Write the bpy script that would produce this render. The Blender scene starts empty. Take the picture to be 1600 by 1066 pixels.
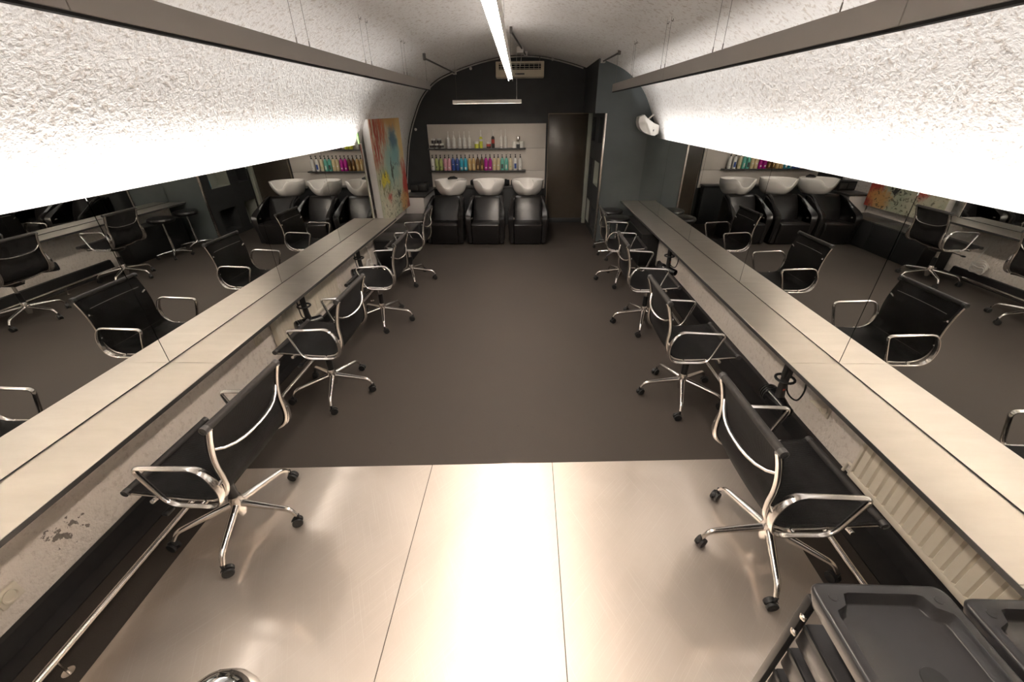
import bpy, bmesh, math, random
from mathutils import Vector, Matrix
random.seed(7)
PI = math.pi
scene = bpy.context.scene
COL = scene.collection

# ------------------------------------------------------------------ mesh helpers
class MB:
    def __init__(s): s.bm = bmesh.new()
    def box(s, x0, x1, y0, y1, z0, z1, bev=0.0, seg=2, M=None):
        r = bmesh.ops.create_cube(s.bm, size=1.0)
        vs = r['verts']
        for v in vs:
            v.co = Vector(((x0+x1)/2+v.co.x*(x1-x0), (y0+y1)/2+v.co.y*(y1-y0), (z0+z1)/2+v.co.z*(z1-z0)))
        if bev > 0:
            es = list({e for v in vs for e in v.link_edges})
            rb = bmesh.ops.bevel(s.bm, geom=es, offset=bev, segments=seg, profile=0.5, affect='EDGES')
            vs = list({v for f in rb['faces'] for v in f.verts} | {v for v in vs if v.is_valid})
            # collect the whole island
            seen = set(vs); st = list(vs)
            while st:
                v = st.pop()
                for e in v.link_edges:
                    o = e.other_vert(v)
                    if o not in seen: seen.add(o); st.append(o)
            vs = list(seen)
        if M is not None:
            for v in vs: v.co = M @ v.co
        return s
    def ring_loft(s, rings, closed_u=True, caps=True, loop=False):
        R = [[s.bm.verts.new(p) for p in r] for r in rings]
        n = len(R[0]); m = len(R)
        for i in range(m if loop else m-1):
            a, b = R[i], R[(i+1) % m]
            for j in range(n if closed_u else n-1):
                k = (j+1) % n
                try: s.bm.faces.new((a[j], a[k], b[k], b[j]))
                except ValueError: pass
        if caps and closed_u and not loop:
            for q in (R[0][::-1], R[-1]):
                try: s.bm.faces.new(q)
                except ValueError: pass
        return s
    def tube(s, pts, r, seg=10, closed=False, ry=None, up=(0, 0, 1)):
        """r: radius or list; ry: radius along the second axis (flattened tube)."""
        P = [Vector(p) for p in pts]; n = len(P); rings = []
        prev = None
        for i, p in enumerate(P):
            if closed: t = P[(i+1) % n]-P[i-1]
            elif i == 0: t = P[1]-P[0]
            elif i == n-1: t = P[-1]-P[-2]
            else: t = (P[i+1]-p).normalized()+(p-P[i-1]).normalized()
            t.normalize()
            if prev is None:
                u = Vector(up)
                if abs(u.dot(t)) > .95: u = Vector((1, 0, 0)) if abs(t.x) < .9 else Vector((0, 1, 0))
                a = (u-t*u.dot(t)).normalized()
            else:
                a = (prev-t*prev.dot(t)).normalized()
            prev = a; b = t.cross(a)
            rr = r[i] if isinstance(r, (list, tuple)) else r
            r2 = rr if ry is None else (ry[i] if isinstance(ry, (list, tuple)) else ry)
            rings.append([p+a*rr*math.cos(2*PI*k/seg)+b*r2*math.sin(2*PI*k/seg) for k in range(seg)])
        return s.ring_loft(rings, loop=closed)
    def lathe(s, prof, c=(0, 0, 0), seg=20, M=None, cap=True):
        c = Vector(c)
        rings = []
        for (r, z) in prof:
            rr = max(r, 1e-4)
            ring = [Vector((rr*math.cos(2*PI*k/seg), rr*math.sin(2*PI*k/seg), z)) for k in range(seg)]
            if M is not None: ring = [M @ q for q in ring]
            rings.append([q+c for q in ring])
        return s.ring_loft(rings, caps=cap)
    def prism(s, poly, d0, d1, axis='y', bev=0.0):
        """poly of 2d points extruded along axis from d0 to d1 (axis y: poly=(x,z); axis x: (y,z); axis z: (x,y))"""
        def mk(p, d):
            return {'y': (p[0], d, p[1]), 'x': (d, p[0], p[1]), 'z': (p[0], p[1], d)}[axis]
        A = [s.bm.verts.new(mk(p, d0)) for p in poly]; B = [s.bm.verts.new(mk(p, d1)) for p in poly]
        fs = [s.bm.faces.new(A[::-1]), s.bm.faces.new(B)]
        n = len(poly)
        for i in range(n): fs.append(s.bm.faces.new((A[i], A[(i+1) % n], B[(i+1) % n], B[i])))
        if bev > 0:
            es = list({e for f in fs[:2] for e in f.edges})
            bmesh.ops.bevel(s.bm, geom=es, offset=bev, segments=3, profile=.5, affect='EDGES')
        return s
    def quad(s, a, b, c, d):
        s.bm.faces.new([s.bm.verts.new(p) for p in (a, b, c, d)]); return s
    def build(s, name, mat, parent=None, ang=38, loc=None, rotz=0, normals=True):
        bm = s.bm
        if normals: bmesh.ops.recalc_face_normals(bm, faces=bm.faces)
        for f in bm.faces: f.smooth = True
        lim = math.radians(ang)
        for e in bm.edges:
            if len(e.link_faces) == 2: e.smooth = e.calc_face_angle(0) < lim
            else: e.smooth = False
        me = bpy.data.meshes.new(name); bm.to_mesh(me); bm.free()
        if mat: me.materials.append(mat)
        o = bpy.data.objects.new(name, me); COL.objects.link(o)
        if parent: o.parent = parent
        if loc: o.location = loc
        if rotz: o.rotation_euler[2] = rotz
        return o

def rnd(pts, rad=.03, n=5, closed=False):
    """round the corners of a polyline"""
    P = [Vector(p) for p in pts]; out = []; N = len(P)
    for i, p in enumerate(P):
        if not closed and i in (0, N-1): out.append(p); continue
        a, b = P[i-1], P[(i+1) % N]
        r = rad[i] if isinstance(rad, (list, tuple)) else rad
        da, db = (a-p), (b-p)
        ra, rb = min(r, da.length*.48), min(r, db.length*.48)
        s0, s1 = p+da.normalized()*ra, p+db.normalized()*rb
        for k in range(n+1):
            t = k/n
            out.append(s0*(1-t)**2+p*2*t*(1-t)+s1*t*t)
    return out
def smoothpath(pts, n=6):
    P = [Vector(p) for p in pts]; out = []
    for i in range(len(P)-1):
        p0 = P[max(i-1, 0)]; p1 = P[i]; p2 = P[i+1]; p3 = P[min(i+2, len(P)-1)]
        for k in range(n):
            t = k/n
            out.append(.5*((2*p1)+(p2-p0)*t+(2*p0-5*p1+4*p2-p3)*t*t+(3*p1-p0-3*p2+p3)*t**3))
    out.append(P[-1]); return out

def tag(o, label, cat, group=None, kind=None):
    o['label'] = label; o['category'] = cat
    if group: o['group'] = group
    if kind: o['kind'] = kind
    return o
def thing(name, label, cat, loc=(0, 0, 0), rotz=0, group=None):
    o = bpy.data.objects.new(name, None); COL.objects.link(o)
    o.empty_display_size = .1
    o.location = loc; o.rotation_euler = (0, 0, rotz)
    return tag(o, label, cat, group)
def struct(o):
    o['kind'] = 'structure'; return o
def dup(root, loc, rotz=None, label=None):
    def cp(o, par):
        c = o.copy(); COL.objects.link(c)
        if par: c.parent = par
        for ch in [q for q in o.children]: cp(ch, c)
        return c
    r = cp(root, None); r.location = loc
    if rotz is not None: r.rotation_euler = (0, 0, rotz)
    if label: r['label'] = label
    return r

# ------------------------------------------------------------------ materials
class NT:
    """tiny node-graph helper"""
    def __init__(s, name):
        s.m = bpy.data.materials.new(name); s.m.use_nodes = True
        s.t = s.m.node_tree; s.b = s.t.nodes['Principled BSDF']; s.out = s.t.nodes['Material Output']
    def n(s, typ, **kw):
        nd = s.t.nodes.new(typ)
        for k, v in kw.items():
            if k in nd.inputs.keys() if isinstance(k, str) else False: s.set(nd, k, v)
            else: setattr(nd, k, v)
        return nd
    def set(s, nd, k, v):
        i = nd.inputs[k]
        if isinstance(v, bpy.types.NodeSocket): s.t.links.new(v, i)
        else: i.default_value = v
    def coord(s, kind='Object', scale=(1, 1, 1), rot=(0, 0, 0)):
        tc = s.n('ShaderNodeTexCoord'); mp = s.n('ShaderNodeMapping')
        s.t.links.new(tc.outputs[kind], mp.inputs['Vector'])
        mp.inputs['Scale'].default_value = scale; mp.inputs['Rotation'].default_value = rot
        return mp.outputs[0]
    def coord2(s, ang, scale):
        v = s.coord(rot=(0, 0, ang)); mp = s.n('ShaderNodeMapping'); s.t.links.new(v, mp.inputs['Vector'])
        mp.inputs['Scale'].default_value = scale; return mp.outputs[0]
    def noise(s, vec, scale, detail=3, rough=.5, dist=0):
        nd = s.n('ShaderNodeTexNoise'); s.set(nd, 'Vector', vec)
        nd.inputs['Scale'].default_value = scale; nd.inputs['Detail'].default_value = detail
        nd.inputs['Roughness'].default_value = rough; nd.inputs['Distortion'].default_value = dist
        return nd.outputs['Fac']
    def ramp(s, fac, stops):
        nd = s.n('ShaderNodeValToRGB'); s.t.links.new(fac, nd.inputs[0])
        el = nd.color_ramp.elements
        while len(el) < len(stops): el.new(.5)
        for e, (p, c) in zip(el, stops):
            e.position = p; e.color = c if len(c) == 4 else (*c, 1)
        return nd.outputs[0]
    def mix(s, fac, a, b):
        nd = s.n('ShaderNodeMix', data_type='RGBA')
        for sock, v in ((nd.inputs[0], fac), (nd.inputs[6], a), (nd.inputs[7], b)):
            if isinstance(v, bpy.types.NodeSocket): s.t.links.new(v, sock)
            else: sock.default_value = (*v, 1) if isinstance(v, tuple) and len(v) == 3 else v
        return nd.outputs[2]
    def math(s, op, a, b=0.0, clamp=False):
        nd = s.n('ShaderNodeMath', operation=op); nd.use_clamp = clamp
        for sock, v in ((nd.inputs[0], a), (nd.inputs[1], b)):
            if isinstance(v, bpy.types.NodeSocket): s.t.links.new(v, sock)
            else: sock.default_value = v
        return nd.outputs[0]
    def bump(s, h, strength=.3, dist=.01):
        nd = s.n('ShaderNodeBump'); s.t.links.new(h, nd.inputs['Height'])
        nd.inputs['Strength'].default_value = strength; nd.inputs['Distance'].default_value = dist
        s.t.links.new(nd.outputs[0], s.b.inputs['Normal'])
    def p(s, **kw):
        for k, v in kw.items(): s.set(s.b, k.replace('_', ' '), (*v, 1) if isinstance(v, tuple) and len(v) == 3 else v)
        return s.m

def plain(name, col, rough=.5, metal=0.0, var=.12, vscale=14, bump=0, bscale=60, **kw):
    g = NT(name); v = g.coord()
    f = g.noise(v, vscale, 3)
    c = g.ramp(f, [(.3, tuple(x*(1-var) for x in col)), (.7, tuple(min(1, x*(1+var)) for x in col))])
    g.p(Base_Color=c, Roughness=rough, Metallic=metal)
    if bump: g.bump(g.noise(v, bscale, 4), bump, .003)
    for k, v_ in kw.items(): g.set(g.b, k.replace('_', ' '), v_)
    return g.m
def emit(name, col, strength):
    g = NT(name); g.p(Base_Color=col, Emission_Color=col, Emission_Strength=strength, Roughness=.4); return g.m

M = {}
M['alu'] = plain('polished_aluminium', (.80, .77, .74), .2, 1.0, .05)
M['steel'] = plain('brushed_steel', (.72, .67, .62), .26, 1.0, .08, 30)
M['chrome'] = plain('chrome', (.9, .9, .9), .07, 1.0, .02)
M['black_plastic'] = plain('black_plastic', (.012, .012, .012), .38, 0, .2, 40)
M['rubber'] = plain('black_rubber', (.01, .01, .01), .55, 0, .2, 40)
M['leather'] = plain('black_leather', (.009, .008, .008), .30, 0, .2, 9, .12, 160)
M['ceramic'] = plain('white_ceramic', (.72, .69, .65), .16, 0, .03, 4)
M['cream_metal'] = plain('cream_enamel', (.70, .64, .53), .4, 0, .04, 6)
M['white_plastic'] = plain('white_plastic', (.74, .71, .66), .4, 0, .03, 8)
M['ac_plastic'] = plain('aged_cream_plastic', (.60, .53, .40), .45, 0, .06, 8)
M['dark_wall'] = plain('charcoal_paint', (.030, .031, .031), .6, 0, .1, 5, .1, 90)
M['grey_wall'] = plain('slate_grey_paint', (.085, .098, .098), .55, 0, .06, 4, .08, 90)
M['channel'] = plain('grey_anodised', (.33, .305, .28), .5, .1, .03, 3)
M['dark_trim'] = plain('black_trim', (.012, .011, .011), .5, 0, .2, 25)
M['panel'] = plain('pale_panel', (.62, .57, .51), .55, 0, .04, 3)
M['dark_top'] = plain('dark_grey_top', (.05, .048, .046), .35, 0, .1, 6)
M['white_box'] = plain('white_lacquer', (.66, .64, .62), .45, 0, .03, 3)
M['wire'] = plain('thin_wire', (.16, .14, .12), .4, .6, .05)
M['conduit'] = plain('grey_conduit', (.5, .47, .43), .5, 0, .08)
M['pipe'] = plain('galvanised_bar', (.12, .11, .10), .45, .7, .1)
M['gap'] = plain('dark_void', (.004, .004, .004), .9, 0, .1)
M['towel'] = plain('black_towelling', (.010, .010, .011), .95, 0, .3, 60, .6, 120)

def m_mesh():
    g = NT('woven_mesh'); v = g.coord()
    w = g.n('ShaderNodeTexWave', wave_type='BANDS', bands_direction='Y'); g.set(w, 'Vector', v)
    w.inputs['Scale'].default_value = 55; w.inputs['Distortion'].default_value = .3
    c = g.ramp(g.noise(v, 9, 3), [(.3, (.011, .010, .010)), (.75, (.018, .017, .0165))])
    g.p(Base_Color=c, Roughness=.6, Specular_IOR_Level=.2)
    g.bump(w.outputs['Fac'], .25, .002)
    tr = g.n('ShaderNodeBsdfTransparent'); tr.inputs[0].default_value = (.9, .88, .86, 1)
    mx = g.n('ShaderNodeMixShader'); mx.inputs[0].default_value = .11
    g.t.links.new(g.b.outputs[0], mx.inputs[1]); g.t.links.new(tr.outputs[0], mx.inputs[2])
    g.t.links.new(mx.outputs[0], g.out.inputs['Surface'])
    return g.m
M['mesh'] = m_mesh()
def m_mirror():
    g = NT('silvered_mirror'); g.p(Base_Color=(.80, .81, .79), Metallic=1.0, Roughness=0.0); return g.m
M['mirror'] = m_mirror()
def m_floor():
    g = NT('dark_vinyl'); v = g.coord()
    f = g.noise(v, 1.3, 4, .6); fine = g.noise(v, 190, 2)
    c = g.mix(g.math('MULTIPLY', fine, .5), g.ramp(f, [(.3, (.033, .0265, .0215)), (.7, (.044, .0355, .029))]), (.066, .056, .048))
    sp = g.ramp(g.noise(v, 7, 5, .7), [(.66, (0, 0, 0)), (.72, (1, 1, 1))])
    c = g.mix(g.math('MULTIPLY', sp, .35), c, (.02, .017, .015))
    g.p(Base_Color=c, Roughness=g.ramp(f, [(.3, (.72,)*3), (.7, (.82,)*3)]), Specular_IOR_Level=.3)
    g.bump(fine, .2, .002); return g.m
M['floor'] = m_floor()
def m_plate():
    g = NT('worn_steel_plate'); v = g.coord()
    a = g.noise(g.coord2(.6, (110, 7, 1)), 1, 3, .6, .15)
    b = g.noise(g.coord2(-.9, (150, 5, 1)), 1, 3, .6, .15)
    e = g.noise(g.coord2(1.3, (70, 3, 1)), 1, 2, .5, .4)
    w = g.noise(v, 1.6, 4, .55, .8)
    r = g.math('ADD', g.math('MULTIPLY', a, .14), g.math('MULTIPLY', b, .10))
    r = g.math('ADD', r, g.math('MULTIPLY', w, .14))
    r = g.math('ADD', r, .33)
    c = g.ramp(w, [(.25, (.66, .585, .51)), (.75, (.78, .705, .63))])
    sc = g.ramp(g.noise(g.coord2(.75, (300, 1.6, 1)), 1, 2, .4, .1), [(.62, (0, 0, 0)), (.70, (1, 1, 1))])
    sd = g.ramp(g.noise(g.coord2(-.45, (260, 2, 1)), 1, 2, .4, .2), [(.63, (0, 0, 0)), (.71, (1, 1, 1))])
    c = g.mix(g.math('MULTIPLY', g.math('ADD', sc, sd), .25), c, (.90, .86, .80))
    g.p(Base_Color=c, Metallic=1.0, Roughness=r)
    h = g.math('ADD', g.math('MULTIPLY', a, .5), g.math('MULTIPLY', b, .4))
    h = g.math('ADD', h, g.math('MULTIPLY', e, .5))
    g.bump(h, .05, .002)
    gl = g.n('ShaderNodeBsdfGlossy'); g.t.links.new(c, gl.inputs['Color']); gl.inputs['Roughness'].default_value = .13
    mx = g.n('ShaderNodeMixShader'); mx.inputs[0].default_value = .28
    g.t.links.new(g.b.outputs[0], mx.inputs[1]); g.t.links.new(gl.outputs[0], mx.inputs[2]); g.t.links.new(mx.outputs[0], g.out.inputs['Surface'])
    return g.m
M['plate'] = m_plate()
def m_plaster(name, c0, c1, scale, strength, dist, spot=.0, flakes=None):
    g = NT(name); v = g.coord()
    n1 = g.noise(v, scale, 3, .55); n2 = g.noise(v, scale*2.6, 3, .6); n3 = g.noise(v, scale*.3, 2)
    h = g.math('ADD', n1, g.math('MULTIPLY', n2, .45))
    h = g.math('ADD', h, g.math('MULTIPLY', n3, .6))
    f = g.math('ADD', g.math('MULTIPLY', n1, .65), g.math('MULTIPLY', n2, .2))
    f = g.math('ADD', f, g.math('MULTIPLY', n3, .15))
    c = g.ramp(f, [(.39, c1), (.475, c0)])
    big = g.noise(v, .9, 3)
    c = g.mix(g.math('MULTIPLY', g.ramp(big, [(.45, (0, 0, 0)), (.7, (1, 1, 1))]), .25), c, c1)
    if spot:
        sp = g.ramp(g.noise(v, 12, 5, .7), [(.68, (0, 0, 0)), (.70, (1, 1, 1))])
        c = g.mix(g.math('MULTIPLY', sp, spot), c, (.16, .13, .11))
    if flakes:
        vd = g.n('ShaderNodeVectorMath', operation='DISTANCE'); g.t.links.new(v, vd.inputs[0]); vd.inputs[1].default_value = flakes[0]
        near = g.math('SUBTRACT', 1.0, g.math('DIVIDE', vd.outputs['Value'], flakes[1]), True)
        k = g.ramp(g.math('ADD', g.noise(v, 22, 4, .6), g.math('MULTIPLY', near, .22)), [(.68, (0, 0, 0)), (.70, (1, 1, 1))])
        c = g.mix(g.math('MULTIPLY', k, g.math('GREATER_THAN', near, .01)), c, (.20, .17, .145))
    g.p(Base_Color=c, Roughness=.9)
    g.bump(h, strength, dist); return g.m
M['vault'] = m_plaster('stucco_vault', (.85, .825, .80), (.64, .585, .535), 36, .42, .02)
M['low_plaster'] = m_plaster('rough_plaster', (.80, .735, .665), (.68, .61, .54), 30, .6, .02, .4, ((-2.19, 1.16, .275), .12))
def m_counter():
    g = NT('pale_counter'); v = g.coord()
    s = g.noise(g.coord(scale=(3, 14, 1)), 1, 4, .6)
    c = g.ramp(s, [(.3, (.70, .645, .58)), (.7, (.77, .715, .65))])
    g.p(Base_Color=c, Metallic=.92, Roughness=g.ramp(g.noise(v, 5, 4), [(.2, (.30,)*3), (.8, (.36,)*3)]))
    return g.m
M['counter'] = m_counter()
def m_glass():
    g = NT('smoked_glass'); v = g.coord('Generated')
    g.p(Base_Color=(.24, .20, .155), Roughness=.24, Transmission_Weight=.75, IOR=1.5); return g.m
M['smoked_glass'] = m_glass()
def m_acrylic():
    g = NT('green_glass_edge'); g.p(Base_Color=(.42, .75, .28), Roughness=.2, Transmission_Weight=.3); return g.m
M['green'] = m_acrylic()
M['closet'] = plain('brown_back_room', (.22, .175, .125), .8, 0, .2, 2)
M['niche'] = plain('grey_green_niche', (.34, .35, .30), .6, 0, .05, 4)

def m_art():
    g = NT('abstract_canvas_paint'); tc = g.n('ShaderNodeTexCoord'); sx = g.n('ShaderNodeSeparateXYZ')
    g.t.links.new(tc.outputs['Generated'], sx.inputs[0])
    U, V = sx.outputs[1], sx.outputs[2]
    vec = g.coord('Generated', scale=(1, 1, 1.3))
    n1 = g.noise(vec, 5, 6, .65, .8); n2 = g.noise(g.coord('Generated', scale=(1, 9, 2.2)), 2.2, 5, .7, .6)
    n3 = g.noise(vec, 17, 5, .7, .5)
    du = g.math('ADD', U, g.math('MULTIPLY', g.math('SUBTRACT', n1, .5), .30))
    dv = g.math('ADD', V, g.math('MULTIPLY', g.math('SUBTRACT', n2, .5), .30))
    def blob(cx, cy, rx, ry, soft=.5):
        a = g.math('DIVIDE', g.math('SUBTRACT', du, cx), rx); b = g.math('DIVIDE', g.math('SUBTRACT', dv, cy), ry)
        d = g.math('ADD', g.math('MULTIPLY', a, a), g.math('MULTIPLY', b, b))
        return g.math('DIVIDE', g.math('SUBTRACT', 1.0, d), soft, True)
    c = g.ramp(n1, [(.3, (.36, .42, .29)), (.5, (.48, .50, .37)), (.7, (.58, .53, .39))])
    def lay(c, mask, col, amt=1.0, br=None):
        f = g.math('MULTIPLY', mask, amt)
        if br is not None: f = g.math('MULTIPLY', f, br)
        return g.mix(f, c, col)
    stre = g.ramp(n2, [(.40, (0, 0, 0)), (.55, (1, 1, 1))]); spk = g.ramp(n3, [(.54, (0, 0, 0)), (.60, (1, 1, 1))])
    blk = g.ramp(n3, [(.58, (0, 0, 0)), (.62, (1, 1, 1))])
    c = lay(c, blob(.50, .55, .30, .30, .8), (.26, .42, .37), .9)
    c = lay(c, blob(.05, .95, .50, .38, .6), (.42, .10, .04), 1.0, stre)
    c = lay(c, blob(.10, .80, .22, .30, .7), (.30, .05, .03), 1.0, stre)
    c = lay(c, blob(.75, 1.02, .45, .16, .7), (.52, .28, .08), .95)
    c = lay(c, blob(.95, .80, .16, .30, .7), (.62, .42, .16), .9)
    c = lay(c, blob(.66, .80, .16, .16, .8), (.045, .13, .19), .95)
    c = lay(c, blob(.66, .62, .2, .13, .9), (.15, .36, .38), .8)
    c = lay(c, blob(.18, .42, .2, .16, .6), (.14, .14, .04), .9, stre)
    c = lay(c, blob(.22, .43, .14, .07, .6), (.62, .52, .05), 1.0)
    c = lay(c, blob(.30, .23, .08, .07, .6), (.48, .06, .04), 1.0)
    c = lay(c, blob(.95, .25, .15, .26, .5), (.45, .05, .04), 1.0)
    c = lay(c, blob(.92, .50, .09, .10, .5), (.42, .06, .04), .9, stre)
    c = lay(c, blob(.82, .10, .22, .14, .7), (.62, .33, .10), .9)
    c = lay(c, blob(.98, .02, .14, .10, .7), (.40, .05, .03), 1.0)
    c = lay(c, blob(.25, .10, .28, .16, .8), (.64, .60, .46), .8)
    c = lay(c, blob(.62, .22, .05, .05, .5), (.02, .02, .02), 1.0)
    c = lay(c, blob(.55, .12, .60, .22, .7), (.05, .05, .03), .9, spk)
    c = lay(c, blob(.15, .40, .25, .25, .7), (.03, .03, .02), .8, blk)
    c = lay(c, blob(.52, .46, .03, .17, .5), (.03, .035, .03), .9)
    c = lay(c, blob(.70, .535, .20, .008, .5), (.03, .03, .03), .8)
    g.p(Base_Color=c, Roughness=.55); return g.m
M['art'] = m_art()

# ------------------------------------------------------------------ dimensions
XL, XR = -2.167, 1.845          # mirror faces
ZC = .69                        # counter top
ZM = 1.65                       # mirror top
YB = 8.5                        # back wall
YG = 7.03                       # grey wall facing the room
YN = -2.6                       # rear end of the vault
XC = -.12
half = [(2.34, .62), (2.27, 1.0), (2.19, 1.4), (2.135, 1.60), (2.07, 1.78), (1.99, 1.95), (1.86, 2.19), (1.70, 2.37), (1.50, 2.51),
        (1.25, 2.61), (.937, 2.705), (.62, 2.78), (.3, 2.83)]
hs = smoothpath([(a, 0, b) for a, b in half]+[(0, 0, 2.842)], 4)
prof = [(XC-p.x, p.z) for p in hs] + [(XC+p.x, p.z) for p in hs[::-1][1:]]
def vault_z(x):
    for (a, za), (b, zb) in zip(prof, prof[1:]):
        if min(a, b) <= x <= max(a, b) and za > 1.5: return za+(zb-za)*(x-a)/(b-a) if b != a else za
    return 2.8
# ------------------------------------------------------------------ setting
b = MB()
ys = [YN+(YB+.02-YN)*i/24 for i in range(25)]
b.ring_loft([[Vector((x, y, z)) for x, z in prof] for y in ys], closed_u=False, caps=False)
vault = struct(b.build('ceiling', M['vault'], normals=True))
struct(MB().box(-2.7, 2.5, YN-.1, YB+.1, -.12, 0).build('floor', M['floor']))
struct(MB().prism([(x, z) for x, z in [(-2.46, 0)]+prof+[(2.22, 0)]], YB, YB+.1, 'y').build('wall_back', M['dark_wall']))
struct(MB().prism([(x, z) for x, z in [(-2.46, 0)]+prof+[(2.22, 0)]], YN-.1, YN, 'y').build('wall_rear', M['low_plaster']))
struct(MB().box(-2.7, -2.19, YN, YB, 0, .64, .01).build('wall_left', M['low_plaster']))
struct(MB().box(1.90, 2.5, YN, YG, 0, .64, .01).build('wall_right', M['low_plaster']))
# dark upturned skirting along both plaster walls
struct(MB().prism([(-2.19, 0), (-2.19, .105), (-2.165, .10), (-2.15, .02), (-2.08, .006), (-2.08, 0)], YN, 5.5, 'y').build('baseboard_left', M['dark_trim']))
struct(MB().prism([(1.90, 0), (1.90, .135), (1.87, .13), (1.85, .02), (1.72, .006), (1.72, 0)], YN, 5.6, 'y').build('baseboard_right', M['dark_trim']))

# partition with niches on the right of the glass door
def partition():
    x0, x1, yb = 1.187, 2.3, YB
    niches = [(7.25, 7.76, .86, 1.24), (8.02, 8.32, .86, 1.24), (7.97, 8.33, .10, .51), (7.24, 7.70, .10, .49), (7.20, 7.60, 1.52, 1.90), (7.95, 8.32, 1.52, 1.90)]
    light = {0, 2}
    ycuts = sorted({YG, yb, *[n[0] for n in niches], *[n[1] for n in niches]}); zcuts = sorted({0, 1.96, *[n[2] for n in niches], *[n[3] for n in niches]})
    w = MB()
    for ya, yb_ in zip(ycuts, ycuts[1:]):
        for za, zb in zip(zcuts, zcuts[1:]):
            if any(n[0] <= ya and yb_ <= n[1] and n[2] <= za and zb <= n[3] for n in niches): continue
            w.quad((x0, ya, za), (x0, yb_, za), (x0, yb_, zb), (x0, ya, zb))
    struct(w.build('wall_partition', M['dark_wall'], normals=False))
    for i, (a, c, z0, z1) in enumerate(niches):
        q = MB(); d = .22
        q.quad((x0+d, a, z0), (x0+d, c, z0), (x0+d, c, z1), (x0+d, a, z1))
        q.quad((x0, a, z0), (x0+d, a, z0), (x0+d, a, z1), (x0, a, z1)); q.quad((x0, c, z0), (x0+d, c, z0), (x0+d, c, z1), (x0, c, z1))
        q.quad((x0, a, z0), (x0+d, a, z0), (x0+d, c, z0), (x0, c, z0)); q.quad((x0, a, z1), (x0+d, a, z1), (x0+d, c, z1), (x0, c, z1))
        struct(q.build('trim_%d' % (i+1), M['niche'] if i in light else M['dark_wall'], normals=False))
    up = [(x, z) for x, z in prof if x > 1.02]
    f = MB()
    pts = [(x0, 0), (x0, 1.96), (1.02, 1.96), (1.02, vault_z(1.02))] + up + [(2.22, 0)]
    vs = [f.bm.verts.new((x, YG, z)) for x, z in pts]; f.bm.faces.new(vs)
    struct(f.build('wall_alcove', M['grey_wall'], normals=False))
    h = MB()
    zt = vault_z(1.02)
    h.quad((1.02, YG, 1.96), (1.02, yb, 1.96), (1.02, yb, zt), (1.02, YG, zt))
    h.quad((1.02, YG, 1.96), (x0, YG, 1.96), (x0, yb, 1.96), (1.02, yb, 1.96))
    struct(h.build('wall_header', M['dark_wall'], normals=False))
    struct(MB().box(1.172, 1.20, YG-.022, YG+.012, 0, 1.96, .003).build('trim_7', M['steel']))
partition()

# smoked glass door
d = struct(MB().box(.392, 1.11, YB-.05, YB-.036, .03, 1.945, .002).build('door_1', M['smoked_glass']))
struct(MB().box(1.115, 1.18, YB-.12, YB-.01, 0, 1.955, .004).build('trim_8', M['niche']))
struct(MB().box(.38, 1.12, YB-.034, YB-.004, 0, 1.96).build('trim_9', M['closet']))
struct(MB().box(.38, 1.12, YB-.07, YB-.004, 0, .09, .004).build('trim_10', M['dark_wall']))

# pale wall panel in three boards with two shelves
p = thing('wall_panel', 'pale board panel of three strips on the dark back wall', 'panel', (0, YB, 0))
zs = [.655, .982, 1.385, 1.80]
for z0, z1 in zip(zs, zs[1:]):
    MB().box(-1.885, .345, -.022, -.001, z0+.002, z1-.002, .002).build('board', M['panel'], p)
SH = []
for z, lab in ((1.396, 'upper thin dark shelf with white bottles and jars on the pale panel'), (1.010, 'lower thin dark shelf with the coloured pump bottles')):
    SH.append(tag(MB().box(-1.885, -.03, -.155, -.024, -.022, 0, .002).build('wall_shelf', M['dark_top'], loc=(0, YB, z)), lab, 'shelf', 'shelves on the pale panel'))

# ------------------------------------------------------------------ steel floor plates
def plate(x0, x1, y1a, y1b, lab):
    o = MB().prism([(x0, YN+.02), (x1, YN+.02), (x1, y1b), (x0, y1a)], 0.0, .004, 'z').build('steel_floor_plate', M['plate'])
    tag(o, lab, 'floor plate', 'steel plates on the near floor')
yf = lambda x: 1.79+(x+1.80)*.0515
for a, c, lab in ((-1.80, -.602, 'left worn steel floor plate beneath the nearest left chair'), (-.598, .178, 'middle worn steel floor plate between the two seams'), (.182, 1.45, 'right worn steel floor plate beneath the nearest right chair')):
    plate(a, c, yf(a), yf(c), lab)

# ------------------------------------------------------------------ mirrors, counters, rails, strip lights
SEL = [-.59, .70, 1.99, 3.28, 4.57, 5.765]
SER = [-.52, .77, 2.055, 3.34, 4.615, 5.86, 7.02]
labL = ['mirror panel outside the picture beside the camera on the left', 'nearest left mirror panel, cut by the picture edge', 'left mirror panel showing the reflected round stools and a chair back',
        'left mirror panel reflecting the niches in the dark partition', 'farthest left mirror panel beside the abstract painting']
labR = ['mirror panel outside the picture beside the camera on the right', 'nearest right mirror panel with a reflected chair arm at picture edge', 'right mirror panel reflecting the painting and a whole chair beneath it',
        'right mirror panel reflecting the two farther washing seats', 'right mirror panel reflecting one washing seat and the pale panel edge', 'farthest right mirror panel reflecting the grey wall and stools']
for i, (a, c) in enumerate(zip(SEL, SEL[1:])):
    o = MB().box(-.012, 0, -(c-a)/2+.0025, (c-a)/2-.002, 0, ZM-ZC-.006).build('mirror_panel', M['mirror'], loc=(XL, (a+c)/2, ZC+.006))
    tag(o, labL[i], 'mirror', 'mirror panels on the left wall')
for i, (a, c) in enumerate(zip(SER, SER[1:])):
    o = MB().box(0, .012, -(c-a)/2+.0025, (c-a)/2-.0025, 0, ZM-ZC-.006).build('mirror_panel', M['mirror'], loc=(XR, (a+c)/2, ZC+.006))
    tag(o, labR[i], 'mirror', 'mirror panels on the right wall')
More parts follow.
